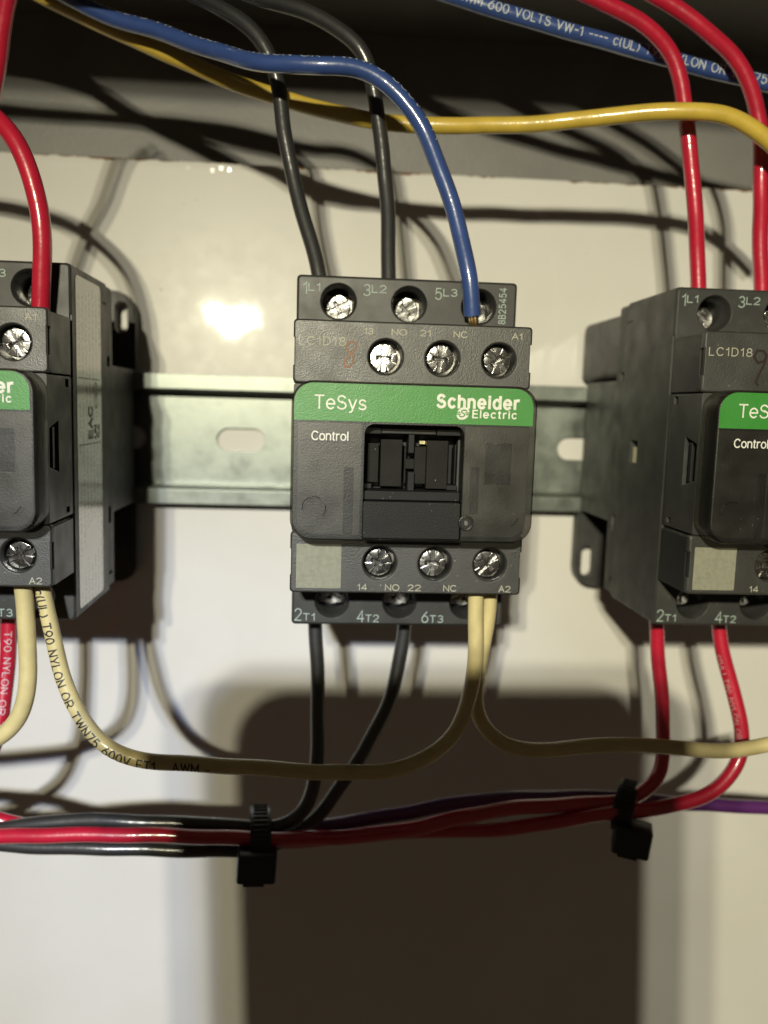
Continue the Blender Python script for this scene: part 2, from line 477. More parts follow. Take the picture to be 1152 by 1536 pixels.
def ribbons(lines, hw, fx, fine=None):
    """lettering strokes of half width hw (in final mm); fx maps (x, z, layer) to 3-D"""
    V, F = [], []
    for li, pl in enumerate(lines):
        if fine:
            q = [pl[0]]
            for a, b in zip(pl[:-1], pl[1:]):
                k = max(1, int(math.hypot(b[0] - a[0], b[1] - a[1]) / fine))
                q += [(a[0] + (b[0] - a[0]) * i / k, a[1] + (b[1] - a[1]) * i / k) for i in range(1, k + 1)]
            pl = q
        closed = math.hypot(pl[0][0] - pl[-1][0], pl[0][1] - pl[-1][1]) < 1e-6
        n = len(pl)
        L_, R_ = [], []
        for i in range(n):
            p0 = pl[i - 1] if i else (pl[-2] if closed else None)
            p2 = pl[i + 1] if i < n - 1 else (pl[1] if closed else None)
            c = pl[i]
            u1 = u2 = None
            if p0: l = math.hypot(c[0] - p0[0], c[1] - p0[1]) or 1; u1 = ((c[0] - p0[0]) / l, (c[1] - p0[1]) / l)
            if p2: l = math.hypot(p2[0] - c[0], p2[1] - c[1]) or 1; u2 = ((p2[0] - c[0]) / l, (p2[1] - c[1]) / l)
            u1 = u1 or u2; u2 = u2 or u1
            tx, tz = u1[0] + u2[0], u1[1] + u2[1]
            l = math.hypot(tx, tz)
            if l < 0.3: tx, tz, l = u1[0], u1[1], 1
            tx /= l; tz /= l
            k = hw / max(0.45, tx * u1[0] + tz * u1[1])
            ex = 0.0
            if p0 is None: ex = -hw * 0.6
            elif p2 is None: ex = hw * 0.6
            L_.append((c[0] + ex * tx - tz * k, c[1] + ex * tz + tx * k)); R_.append((c[0] + ex * tx + tz * k, c[1] + ex * tz - tx * k))
        b = len(V)
        for i, (a, c) in enumerate(zip(L_, R_)): V.append(fx(*a, li + 0.8 * i / n)); V.append(fx(*c, li + 0.8 * i / n))
        for i in range(n - 1): F.append((b + 2 * i, b + 2 * i + 1, b + 2 * i + 3, b + 2 * i + 2))
    return V, F

def print_text(name, body, x0, x1, z0, z1, d, mat, parent, hw=0.1, axis='front', gap=0.2, turn=False):
    """flat print whose ink fills x0..x1, base line to cap height z0..z1, on a face at distance d
    (axis 'right': on the +x flank, x0..x1 then runs along d); turn: reads upwards"""
    lines, W = layout(body, gap)
    lines = [q for q in lines if q]
    def place(a, b):
        if turn:
            return (x1 - hw - b * (x1 - x0 - 2 * hw), z0 + hw + a / W * (z1 - z0 - 2 * hw))
        return (x0 + hw + a / W * (x1 - x0 - 2 * hw), z0 + hw + b * (z1 - z0 - 2 * hw))
    lines = [[place(a, b) for a, b in q] for q in lines]
    if axis == 'front': fx = lambda X, Z, k: (X, -(d + 0.005 * k), Z)
    else: fx = lambda X, Z, k: (d + 0.005 * k, -(x1 + x0 - X), Z)
    V, F = ribbons(lines, hw, fx)
    return mesh_obj(name, V, F, mat, parent)

def empty(name, loc, label, cat, group=None):
    o = bpy.data.objects.new(name, None)
    o.empty_display_size = 0.01
    col.objects.link(o)
    o.location = Vector(loc) * S
    tag(o, label, cat, group)
    return o

def tag(o, label=None, cat=None, group=None, kind=None):
    if label: o['label'] = label
    if cat: o['category'] = cat
    if group: o['group'] = group
    if kind: o['kind'] = kind
    return o

# ------------------------------------------------------------------ setting: enclosure and mounting panel
def bow(z):
    return 0.054 * (z - 14) if z > 20 else (0.054 * (z - 8) ** 2 / 24 if z > 8 else 0.0)

zs = [-330 + i * 5 for i in range(0, 67)] + [8 + i * 2 for i in range(0, 33)] + [73.0, 74.6]
zs = sorted(set(z for z in zs if z <= 74.6))
xs = [-330, -200, -100, 0, 100, 200, 330]
V, F = [], []
prof = [(bow(z), z) for z in zs] + [(bow(74) + 0.22, 75.0), (bow(74) + 0.55, 75.15), (bow(74) + 1.5, 75.15), (bow(74) + 1.6, 72), (1.6, -330)]
for x in xs:
    for (y, z) in prof: V.append((x, y, z))
n = len(prof)
for i in range(len(xs) - 1):
    for j in range(n):
        k = (j + 1) % n
        F.append((i * n + j, i * n + k, (i + 1) * n + k, (i + 1) * n + j))
panel = mesh_obj('mounting_panel', V, F, 'panel', smooth=40)
tag(panel, kind='structure')

def nib(x, z, r, h):
    n_, k_ = 14, 4
    c_ = (x, bow(z) + 0.02, z)
    loops = []
    for j in range(k_):
        a = math.pi / 2 * j / k_
        loops.append([(x + r * math.cos(a) * math.cos(2 * math.pi * i / n_), bow(z) + 0.03 - h * math.sin(a), z + r * 0.8 * math.cos(a) * math.sin(2 * math.pi * i / n_)) for i in range(n_)])
    return MB().loft(loops).obj('paint_nib', 'panel', panel, 80)
for q_, r_ in (((-13.8,0.0,69.2), 0.7), ((-61.6,0.0,40.5), 0.5), ((56.9,0.0,55.2), 0.5), ((59.5,0.0,43.1), 0.4), ((-52.2,0.0,64.9), 0.35), ((-55.4,0.0,63.8), 0.35)):
    nib(q_[0], q_[2], r_, r_ * 0.4)
def glint(x, z, r, tz):
    """a small enamel facet added for a glint, tilted downwards to mirror the lamp"""
    n_ = 12
    ring = lambda rr, up: [(x + rr * 0.8 * math.cos(2 * math.pi * i / n_), bow(z) + (0.05 if not up else -0.16 - tz * rr * math.sin(2 * math.pi * i / n_)), z + rr * math.sin(2 * math.pi * i / n_)) for i in range(n_)]
    return MB().loft([ring(r * 1.15, False), ring(r, True)]).obj('glint_facet', 'panel', panel)
for q_, r_ in (((-54.6,2.0,73.8), 0.75), ((-48.0,2.0,73.3), 0.75), ((-45.7,2.0,73.9), 0.7), ((-43.5,2.0,74.0), 0.7)):
    glint(q_[0], min(q_[2], 73.9) - random.uniform(0.2, 1.3), r_ * random.uniform(0.6, 1.0), random.uniform(0.056, 0.072))
for k in range(22):
    nib(random.uniform(-70, 60), random.uniform(22, 70), random.uniform(0.12, 0.28), 0.05)

CEIL, LIP, WALL = 115, 156, 14
mb = MB()
mb.box(-330, 330, -WALL - 2, -WALL, -330, CEIL + 2)
tag(mb.obj('back_wall', 'wall'), kind='structure')
mb = MB()
mb.box(-330, 330, -WALL + 0.05, LIP, CEIL, CEIL + 1.8)
mb.box(-330, 330, LIP - 1.8, LIP, CEIL - 2, CEIL - 0.02)
tag(mb.obj('ceiling', 'wall'), kind='structure')

# ------------------------------------------------------------------ top-hat rail
def build_rail():
    r = empty('mounting_rail', (0, 0, 0), 'galvanised steel top-hat rail with oval slots running behind the contactors', 'rail')
    p = [(17.5, 6.4), (17.5, 7.5), (13.6, 7.5), (13.05, 7.2), (12.8, 6.6), (12.6, 1.1), (-12.6, 1.1), (-12.8, 6.6), (-13.05, 7.2), (-13.6, 7.5), (-17.5, 7.5), (-17.5, 6.4),
         (-13.9, 6.4), (-13.75, 6.2), (-13.6, 0.1), (13.6, 0.1), (13.75, 6.2), (13.9, 6.4)]
    mb = MB()
    mb.loft([[(x, -d, z) for z, d in p] for x in (-190, 190)])
    o = mb.obj('rail_profile', 'rail', r)
    c = MB()
    for k in range(-3, 5):
        cx = -39.3 + 32.2 * k
        c.loft([at_d(rrect(cx - 6.6, cx + 6.6, -3.2, 3.2, 3.19, 8), dd) for dd in (-1, 3)])
    cut(o, c)
    smooth_by_angle(o.data, 8)
    return r
build_rail()

# ------------------------------------------------------------------ screw (pozidriv head with slot and tick marks)
def build_screw(r=2.65, h=2.2):
    n = 40
    ring = lambda rr, d: [(rr * math.cos(2 * math.pi * i / n), -d, rr * math.sin(2 * math.pi * i / n)) for i in range(n)]
    o = MB().loft([ring(r, -h), ring(r, -0.35), ring(r * 0.95, -0.08), ring(r * 0.7, 0.0)]).obj('terminal_screw', 'screw')
    c = MB()
    def bar(a, l, wd, dep, tap=1.0):
        ca, sa = math.cos(a), math.sin(a)
        q = [(l, wd), (-l, wd), (-l, -wd), (l, -wd)]
        top = [(x * ca - y * sa, -0.6, x * sa + y * ca) for x, y in q]
        bot = [(tap * (x * ca - y * sa), dep, tap * (x * sa + y * ca)) for x, y in q]
        c.loft([top, bot])
    bar(0.0, 1.75, 0.46, 1.3, 0.55)
    bar(math.pi / 2, 3.2, 0.44, 0.75, 1.0)
    for k in range(8):
        a = math.pi / 8 + k * math.pi / 4
        ca, sa = math.cos(a), math.sin(a)
        tri = [(1.15, 0.04), (2.9, 0.22), (2.9, -0.22), (1.15, -0.04)]
        c.loft([[(x * ca - y * sa, dd, x * sa + y * ca) for x, y in tri] for dd in (-0.6, 0.32)])
    cut(o, c)
    return o.data, o
SCREW, _so = build_screw()
bpy.data.objects.remove(_so)

# ------------------------------------------------------------------ the contactor
WX = 22.5
def build_contactor():
    t = bpy.data.objects.new('contactor', None)
    t.empty_display_size = 0.01
    col.objects.link(t)
    # rear base with the two diagonal mounting ears
    base = MB().loft([at_d(rrect(4.2, 22.4, 18.2, 38.6, (6, 2, 0.3, 0.3)), d) for d in (2.5, 5.6)]).obj('mounting_foot', 'smooth', t)
    cut(base, MB().loft([at_d(rrect(16.9, 20.3, 27.6, 35.8, 1.65), d) for d in (0, 12)]))
    base = MB().loft([at_d(rrect(-22.4, 22.3, -40.0, -18.2, (0.3, 0.3, 6, 5)), d) for d in (2.5, 5.6)]).obj('mounting_foot', 'smooth', t)
    cut(base, MB().loft([at_d(rrect(-20.4, -16.7, -37.0, -28.2, 1.8), d) for d in (0, 12)]))
    mb = MB()
    mb.loft([at_d(rrect(-22.2, 22.2, -17.6, 18.0, 0.6, 2), d) for d in (7.7, 31.2)])
    mb.obj('rail_clip', 'smooth', t)
    MB().loft([at_d(rrect(-22.2, 4, 18.3, 34.4, 2.0, 4), d) for d in (2.6, 31)]).obj('magnet_housing', 'smooth', t)
    MB().box(-12, 12, 9.1, 31, -33, -17.8).obj('magnet_housing', 'black', t)
    # main housing with the six power terminal wells
    h = MB().loft([at_d(rrect(-WX + 0.25, WX - 0.25, -35.2, 36.0, 1.0, 3), 31.0), at_d(rrect(-WX + 0.25, WX - 0.25, -35.2, 36.0, 1.0, 3), 37.0)]).obj('rear_housing', 'side', t, 30)
    c = MB()
    for sx in (-1, 1):
        for (d0, d1, z0, z1) in ((33.5, 36.2, 17.5, 19.8), (33.5, 36.2, -19.5, -15.5), (33, 36.2, -32.0, -31.2)):
            c.box(sx * 21.2, sx * 24, d0, d1, z0, z1)
    cut(h, c)
    h = MB().loft([at_d(rrect(-WX, WX, -35.8, 36.3, 0.8, 3), 37.03), at_d(rrect(-WX, WX, -35.8, 36.3, 0.8, 3), 64.3), at_d(rrect(-WX + 0.45, WX - 0.45, -35.35, 35.85, 0.6, 3), 64.8)]).obj('housing', 'smooth', t, 30)
    c = MB()
    for x in (-14.05, 0.3, 14.65):
        for z in (31.2, -30.7):
            c.cyl(x, z, 3.25, 55.2, 64.0)
            c.cyl(x, z, 3.25, 63.9, 66, r1=4.35)
        c.box(x - 2.6, x + 2.6, 55.0, 66, -30.8, -24.0)          # lower wells open upwards behind the auxiliary terminals
    for sx in (-1, 1):
        c.box(sx * 20, sx * 24, 44.0, 48.4, -1.6, 3.6)
        c.box(sx * 22.1, sx * 24, 36.0, 40.5, 31.2, 31.7)
        c.box(sx * 22.1, sx * 24, 66.0, 64.25, 14.0, 26.4)
    cut(h, c)
    for sx in (-1, 1):
        MB().box(sx * 20.02, sx * 22.3, 45.4, 48.2, -1.5, 2.1).obj('pale_insert', 'insert', t)  # pale block set almost flush in each flank hole
    # clamps at the bottom of the wells and the power screws
    for z, da in ((31.2, -0.5), (-30.7, 0.5)):
        for x in (-14.05, 0.3, 14.65):
            MB().box(x - 2.9, x + 2.9, 55.25, 56.2, z - 2.2, z + 2.2).obj('terminal_clamp', 'washer', t)
            s = bpy.data.objects.new('terminal_screw', SCREW); col.objects.link(s); s.parent = t
            s.location = Vector((x + random.uniform(-0.2, 0.1), -58.6, z + da)) * S
            s.rotation_euler = ((0.13 if z > 0 else 0.02) + random.uniform(-0.03, 0.03), random.uniform(0, 6.28), random.uniform(-0.02, 0.10))
    # auxiliary terminal blocks above and below the cover
    for z0, z1, zs_ in ((14.35, 26.1, 19.65), (-25.6, -13.75, -19.6)):
        b = MB()
        b.loft([at_d(rrect(-WX, WX, z0, z1, 0.7, 3), 78.3), at_d(rrect(-WX, WX, z0, z1, 0.7, 3), 79.3), at_d(rrect(-WX + 0.3, WX - 0.3, z0 + 0.3, z1 - 0.3, 0.6, 3), 79.6)])
        b.loft([at_d(rrect(-WX + 0.5, WX - 0.5, z0 + 0.3, z1 - 0.25, 0.5, 2), d) for d in (64.9, 78.31)])
        o = b.obj('terminal_block', 'grain', t, 30)
        c = MB()
        for x in (-5.25, 5.5, 16.3):
            c.cyl(x, zs_, 3.2, 73.5, 81)
            c.cyl(x, zs_, 3.2, 79.3, 80.2, r1=4.1)
        for sx in (-1, 1):
            c.box(sx * 22.15, sx * 24, 74, 82, (z0 + z1) / 2 - 2.6, (z0 + z1) / 2 + 2.6)
        cut(o, c)
        for x in (-5.25, 5.5, 16.3):
            MB().cyl(x, zs_, 3.15, 73.6, 74.2, 24).obj('terminal_clamp', 'washer', t)
            s = bpy.data.objects.new('terminal_screw', SCREW); col.objects.link(s); s.parent = t
            s.location = Vector((x + random.uniform(-0.35, 0.1), -77.9 + random.uniform(-0.1, 0.5), zs_ + random.uniform(-0.3, 0.1))) * S
            s.rotation_euler = (random.uniform(-0.07, 0.02), random.uniform(0, 6.28), random.uniform(-0.07, 0.02))
        for sx in (-1, 1):     # dark filler plates on the sides of the blocks
            MB().box(sx * 22.02, sx * 22.38, 65.4, 77.9, z0 + 0.1, z1 - 0.6).obj('side_plate', 'black', t)
    # mid body under the cover, with the trapezoid latch windows in its flanks
    b = MB().loft([at_d(rrect(-22.3, 22.3, -13.6, 14.2, 0.4, 2), d) for d in (64.95, 80.0)]).obj('mid_body', 'smooth', t, 30)
    c = MB()
    for sx in (-1, 1):
        xx = (sx * 19.5, sx * 24)
        c.loft([[(x, -73.6, 5.6), (x, -79.2, 4.3), (x, -79.2, -3.0), (x, -73.6, -4.3)] for x in xx])
        c.box(sx * 21.2, sx * 24, 66.8, 68.9, 12.0, 13.6)
        c.box(sx * 21.2, sx * 24, 67.2, 69.3, -12.8, -11.6)
    c.box(-9.3, 9.0, 75, 82, -14, 7.2)
    cut(b, c)
    for sx in (-1, 1):
        MB().box(sx * 19.6, sx * 22.0, 75.2, 76.4, -3.4, 4.4).obj('latch', 'black', t)
    # smoked cover
    O = lambda i: rrect(-22.45 + i, 22.45 - i, -14.35 + i, 14.75 - i, 3.9 - i * 0.7, 8)
    hole = rrect(-9.2, 8.95, -13.75, 7.2, (1.7, 1.7, 0.25, 0.25), 5)
    mb = MB()
    mb.loft([at_d(O(0.15), 80.05), at_d(O(0), 82.5), at_d(O(0.0), 86.0), at_d(O(0.14), 86.6), at_d(O(0.45), 87.0)], False, False)
    mb.loft([at_d(hole, 87.0), at_d(hole, 82.5)], False, False)
    # front face between outline and opening
    bm = bmesh.new()
    for lp in (at_d(O(0.45), 87.0), at_d(hole, 87.0)):
        vv = [bm.verts.new(q) for q in lp]
        for i in range(len(vv)): bm.edges.new((vv[i], vv[(i + 1) % len(vv)]))
    bmesh.ops.triangle_fill(bm, use_beauty=True, use_dissolve=False, edges=bm.edges[:])
    bm.verts.index_update()
    b0 = len(mb.v)
    mb.v += [tuple(v.co) for v in bm.verts]
    mb.f += [tuple(b0 + v.index for v in f.verts) for f in bm.faces]
    bm.free()
    cov = mb.obj('cover', 'cover', t, 40)
    # inner frame seen dimly through the cover
    fr = MB().loft([at_d(rrect(-21.3, 21.3, -13.3, 13.7, 3.0, 4), d) for d in (80.1, 85.6)]).obj('inner_frame', 'frame', t, 30)
    c = MB()
    c.box(-9.6, 9.35, 79, 87, -15, 7.6)
    c.box(-12.7, -11.0, 81, 87, -15, -0.9)
    c.box(10.7, 12.3, 81, 87, -9.0, -0.3)
    c.box(13.4, 18.2, 83.5, 87, -3.4, 4.2)
    cut(fr, c)
    for bx in ((-12.68, -11.02, 83.0, 83.4, -13.2, -0.92), (10.72, 12.28, 83.0, 83.4, -8.98, -0.32), (13.42, 18.18, 83.6, 83.9, -3.38, 4.18)):
        MB().box(*bx).obj('slot_shade', 'plunger', t)  # matte dark plates added in the slots to stand for their shaded depth
    # round ejector marks
    for (cx, cz, a0, a1) in ((-18.1, -8.3, 60, 190), (-18.1, -8.3, 320, 380), (17.5, -8.8, 290, 345)):
        mb = MB()
        nn = 14
        tri = lambda a: [(cx + r_ * math.cos(a), -d_, cz + r_ * math.sin(a)) for r_, d_ in ((2.02, 86.99), (2.12, 87.05), (2.22, 86.99))]
        mb.loft([tri(math.radians(a0 + (a1 - a0) * i / nn)) for i in range(nn + 1)])
        mb.obj('ejector_mark', 'cover', cov)
    # green stripe and its print
    mb = MB()
    mb.loft([at_d(rrect(-21.95, 21.5, 7.6, 14.28, (3.4, 3.4, 0.05, 0.05), 8), d) for d in (86.98, 87.04)])
    mb.obj('green_stripe', 'green', cov)
    print_text('lettering', 'TeSys', -18.4, -9.0, 9.6, 12.2, 87.07, 'white_print', cov, 0.14)
    print_text('lettering', 'Schneider', 3.6, 18.9, 10.35, 13.0, 87.07, 'white_print', cov, 0.255, gap=0.34)
    print_text('lettering', 'Electric', 10.25, 18.5, 8.75, 10.3, 87.07, 'white_print', cov, 0.13, gap=0.34)
    print_text('lettering', 'Control', -18.8, -12.1, 4.0, 5.75, 87.05, 'white_print', cov, 0.115)
    # the round emblem: a slanted disc cut by an S and by short bars
    em = lambda x, z: (8.55 + 1.16 * x + 0.22 * z, 9.55 + 1.14 * z)
    disc = [em(math.cos(2 * math.pi * i / 28), math.sin(2 * math.pi * i / 28)) for i in range(28)]
    emb = MB().loft([at_d(disc, d) for d in (87.0, 87.08)]).obj('emblem', 'white_print', cov)
    sl = [arc(0.12, 0.30, 0.42, 0.26, 20, 265, 10) + arc(-0.12, -0.24, 0.42, 0.28, 85, -160, 10), [(-1.0, 0.16), (-0.52, 0.16)], [(-1.0, -0.12), (-0.38, -0.12)], [(1.0, -0.16), (0.52, -0.16)], [(1.0, 0.12), (0.38, 0.12)]]
    V, F = ribbons([[em(x, z) for x, z in q] for q in sl], 0.11, lambda X, Z, k: (X, -(87.09 + 0.005 * k), Z))
    mesh_obj('emblem_cut', V, F, 'green', emb)
    # plunger and moving parts in the opening
    for nm, ma, bx in (('opening_floor', 'black', (-9.25, 8.95, 75.02, 76.0, -13.9, 7.1)),
                       ('ledge', 'inner', (-9.15, -5.9, 78, 83.0, 5.35, 7.15)), ('ledge', 'black', (-5.8, 4.4, 78, 82.4, 5.45, 7.15)), ('ledge', 'inner', (4.5, 8.9, 78, 83.0, 5.35, 7.15)),
                       ('plunger', 'plunger', (-8.2, -6.1, 77, 80.2, -3.9, 3.5)), ('plunger', 'plunger', (-5.8, -1.8, 77, 81.6, -4.5, 4.3)),
                       ('plunger', 'plunger', (2.9, 6.9, 77, 81.6, -4.8, 4.3)), ('plunger', 'plunger', (0.7, 2.88, 77, 80.6, -4.0, 3.0)),
                       ('bridge', 'plunger', (-1.1, 0.68, 77, 80.5, -1.2, 0.7)), ('bridge', 'plunger', (-1.2, -0.85, 77, 80.0, -4.0, 3.0)), ('guide_pin', 'inner', (-0.65, 0.4, 77, 82.0, 1.9, 5.4)),
                       ('guide_pin', 'inner', (-0.6, 0.6, 77, 82.0, -5.2, -1.7)), ('side_rib', 'inner', (7.2, 8.0, 77, 79.4, -4.0, 3.5)), ('side_rib', 'inner', (8.45, 8.7, 77, 80.0, -4.0, 3.5)),
                       ('corner_block', 'inner', (-9.15, -7.4, 78, 81.5, -5.0, -4.1)), ('corner_block', 'inner', (6.9, 8.9, 78, 81.5, -5.0, -4.1)),
                       ('guide_pin', 'brass', (1.75, 2.8, 77, 79.0, 3.5, 4.1)),
                       ('cross_bar', 'inner', (-9.15, 8.9, 78, 84.6, -6.75, -5.15))):
        MB().box(*bx).obj(nm, ma, t)
    MB().loft([at_d(rrect(-9.1, 8.85, -13.7, -6.95, 0.25, 2), d) for d in (78, 86.4)]).obj('lower_tab', 'tab', t)
    # pivot socket beside the tab
    mb = MB()
    nn, km = 28, 8
    loops = []
    for i in range(nn):
        a = 2 * math.pi * i / nn
        loops.append([(9.9 + (1.22 + 0.24 * math.cos(2 * math.pi * j / km)) * math.cos(a), -(87.0 + 0.22 * math.sin(2 * math.pi * j / km)), -10.5 + (1.22 + 0.24 * math.cos(2 * math.pi * j / km)) * math.sin(a)) for j in range(km)])
    mb.loft(loops, closed=True)
    mb.obj('pivot_ring', 'cover', t, 60)
    MB().cyl(9.9, -10.5, 1.2, 86.0, 87.06, 24).obj('pivot_recess', 'black', t)
    MB().loft([at_d(rrect(9.6, 10.2, -10.95, -10.05, 0.28, 3), d) for d in (86.9, 87.35)]).obj('pivot_pin', 'washer', t)
    # printed markings
    T = lambda *a, **k: print_text('marking', *a, **k)
    for (big, small, x0, xm, x1, zb, zt, sz0, sz1) in (('1', 'L1', -21.3, -20.2, -17.7, 32.4, 34.9, 33.1, 34.7), ('3', 'L2', -9.1, -7.4, -4.4, 32.5, 34.9, 33.2, 34.8), ('5', 'L3', 5.5, 7.2, 10.1, 32.3, 34.7, 33.05, 34.6),
                                                      ('2', 'T1', -21.9, -20.1, -17.5, -35.0, -32.3, -34.95, -33.35), ('4', 'T2', -8.7, -6.9, -4.0, -35.2, -32.6, -35.15, -33.5), ('6', 'T3', 5.1, 6.85, 9.8, -35.2, -32.7, -35.15, -33.5)):
        T(big, x0, xm - (0.1 if big == '1' else 0.25), zb, zt, 64.84, 'pale_print', t, 0.11)
        T(small, xm, x1, sz0, sz1, 64.84, 'pale_print', t, 0.10, gap=0.26)
    T('LC1D18', -21.5, -12.8, 21.35, 23.0, 79.64, 'grey_print', t, 0.085, gap=0.3)
    for s_, x0, x1 in (('13', -9.5, -7.7), ('NO', -4.3, -1.4), ('21', 1.05, 3.15), ('NC', 7.4, 10.0), ('A1', 18.5, 20.6)):
        T(s_, x0, x1, 23.65, 24.85, 79.64, 'grey_print', t, 0.08)
    for s_, x0, x1 in (('14', -9.5, -7.6), ('NO', -4.1, -1.3), ('22', 0.3, 2.9), ('NC', 7.3, 9.9), ('A2', 18.2, 20.6)):
        T(s_, x0, x1, -25.05, -23.75, 79.64, 'grey_print', t, 0.08)
    MB().loft([at_d(rrect(-21.3, -12.7, -24.7, -16.1, 0.15, 2), d) for d in (79.58, 79.65)]).obj('data_label', 'qr', t)
    # rating label on the right flank
    mb = MB()
    mb.loft([[(x, -d, z) for d, z in rrect(42.6, 61.8, -34.2, 34.6, 1.2, 4)] for x in (22.48, 22.56)])
    lab = mb.obj('rating_label', 'label', t)
    print_text('lettering', 'EAC', 50.0, 53.6, 1.2, 8.4, 22.6, 'label_ink', lab, 0.3, axis='right', turn=True)
    print_text('lettering', 'UK', 47.0, 49.0, 1.2, 4.4, 22.6, 'label_ink', lab, 0.22, axis='right', turn=True)
    print_text('lettering', 'CA', 44.4, 46.4, 1.2, 4.4, 22.6, 'label_ink', lab, 0.22, axis='right', turn=True)
    MB().box(22.55, 22.6, 44.0, 60.8, 0.1, 0.3).obj('rule', 'label_ink', lab)
    MB().box(22.55, 22.6, 44.0, 60.8, 14.0, 14.2).obj('rule', 'label_ink', lab)
    for cz in (9.2, 12.0):
        mb = MB(); loops = []
        for i in range(24):
            a = 2 * math.pi * i / 24
            loops.append([(22.6, -(47.2 + 1.1 * q * math.cos(a)), cz + 1.5 * q * math.sin(a)) for q in (0.82, 1.0)])
        k = 0
        for i in range(24): mb.v.extend(loops[i])
        for i in range(24):
            j = (i + 1) % 24
            mb.f.append((2 * i, 2 * i + 1, 2 * j + 1, 2 * j))
        mb.obj('rule', 'label_ink', lab)
    return t

C0 = build_contactor()
GRP = 'contactors clipped on the steel rail'
def copy_tree(o, parent=None):
    c = o.copy(); col.objects.link(c); c.parent = parent
    for ch in list(o.children): copy_tree(ch, c)
    return c
CL, CR = copy_tree(C0), copy_tree(C0)
C0.location = (0, 0, 0)
CL.location = Vector((-89.4, 0, 0.35)) * S
CR.location = Vector((78.6, 0, 0.65)) * S
tag(C0, 'whole dark grey contactor in the middle, between the two cut off ones', 'contactor', GRP)
tag(CL, 'dark grey contactor cut off by the left edge, pale rating label on its flank', 'contactor', GRP)
tag(CR, 'dark grey contactor cut off by the right edge, its bare left flank showing', 'contactor', GRP)
for c_ in (CL, CR):
    for ch in c_.children:
        if ch.name.startswith('terminal_screw'): ch.rotation_euler.y += random.uniform(0.2, 1.3)
# one-off marks
print_text('marking', '8B25454', 18.75, 20.3, 27.9, 35.2, 64.84, 'pale_print', C0, 0.09, turn=True, gap=0.3)
def stroke(pts, wd, d, mat, parent, name='handwriting'):
    mb = MB()
    for (a, b) in zip(pts[:-1], pts[1:]):
        dx, dz = b[0] - a[0], b[1] - a[1]
        l = math.hypot(dx, dz); nx, nz = -dz / l * wd, dx / l * wd
        k = len(mb.v)
        ex, ez = dx / l * wd * 0.5, dz / l * wd * 0.5
        mb.v += [(a[0] - ex + nx, -d, a[1] - ez + nz), (b[0] + ex + nx, -d, b[1] + ez + nz), (b[0] + ex - nx, -d, b[1] + ez - nz), (a[0] - ex - nx, -d, a[1] - ez - nz)]
        mb.f.append((k, k + 1, k + 2, k + 3)); d += 0.0015
    return mb.obj(name, mat, parent)
stroke([(-10.9, 22.0), (-11.6, 22.3), (-12.5, 21.8), (-12.7, 20.9), (-12.0, 20.2), (-11.3, 19.6), (-11.3, 18.5), (-11.9, 17.6), (-12.9, 17.6), (-13.0, 18.5), (-12.3, 19.5), (-11.4, 20.3), (-10.9, 21.2), (-10.9, 22.0)], 0.17, 79.66, 'orange_ink', C0)
stroke([(-9.9, 21.6), (-10.6, 22.6), (-11.9, 22.6), (-12.4, 21.4), (-11.6, 20.3), (-10.4, 20.6), (-9.9, 21.9), (-10.2, 20.2), (-11.1, 18.2), (-11.7, 16.6), (-11.2, 16.0)], 0.24, 79.66, 'brown_ink', CR)

# ------------------------------------------------------------------ wires
def catmull(P, step=1.2):
    P = [Vector(p) for p in P]
    P = [2 * P[0] - P[1]] + P + [2 * P[-1] - P[-2]]
    out = []
    for i in range(1, len(P) - 2):
        p0, p1, p2, p3 = P[i - 1:i + 3]
        k = max(2, int((p2 - p1).length / step))
        # centripetal parametrisation keeps the bends clean
        t1 = max(1e-4, (p1 - p0).length) ** 0.5; t2 = t1 + max(1e-4, (p2 - p1).length) ** 0.5; t3 = t2 + max(1e-4, (p3 - p2).length) ** 0.5
        for q in range(k):
            t = t1 + (t2 - t1) * q / k
            A1 = p0 * ((t1 - t) / t1) + p1 * (t / t1)
            A2 = p1 * ((t2 - t) / (t2 - t1)) + p2 * ((t - t1) / (t2 - t1))
            A3 = p2 * ((t3 - t) / (t3 - t2)) + p3 * ((t - t2) / (t3 - t2))
            B1 = A1 * ((t2 - t) / t2) + A2 * (t / t2)
            B2 = A2 * ((t3 - t) / (t3 - t1)) + A3 * ((t - t1) / (t3 - t1))
            out.append(B1 * ((t2 - t) / (t2 - t1)) + B2 * ((t - t1) / (t2 - t1)))
    out.append(P[-2])
    for _ in range(6):
        out = [out[0]] + [(out[i - 1] + out[i] * 2 + out[i + 1]) / 4 for i in range(1, len(out) - 1)] + [out[-1]]
    return out

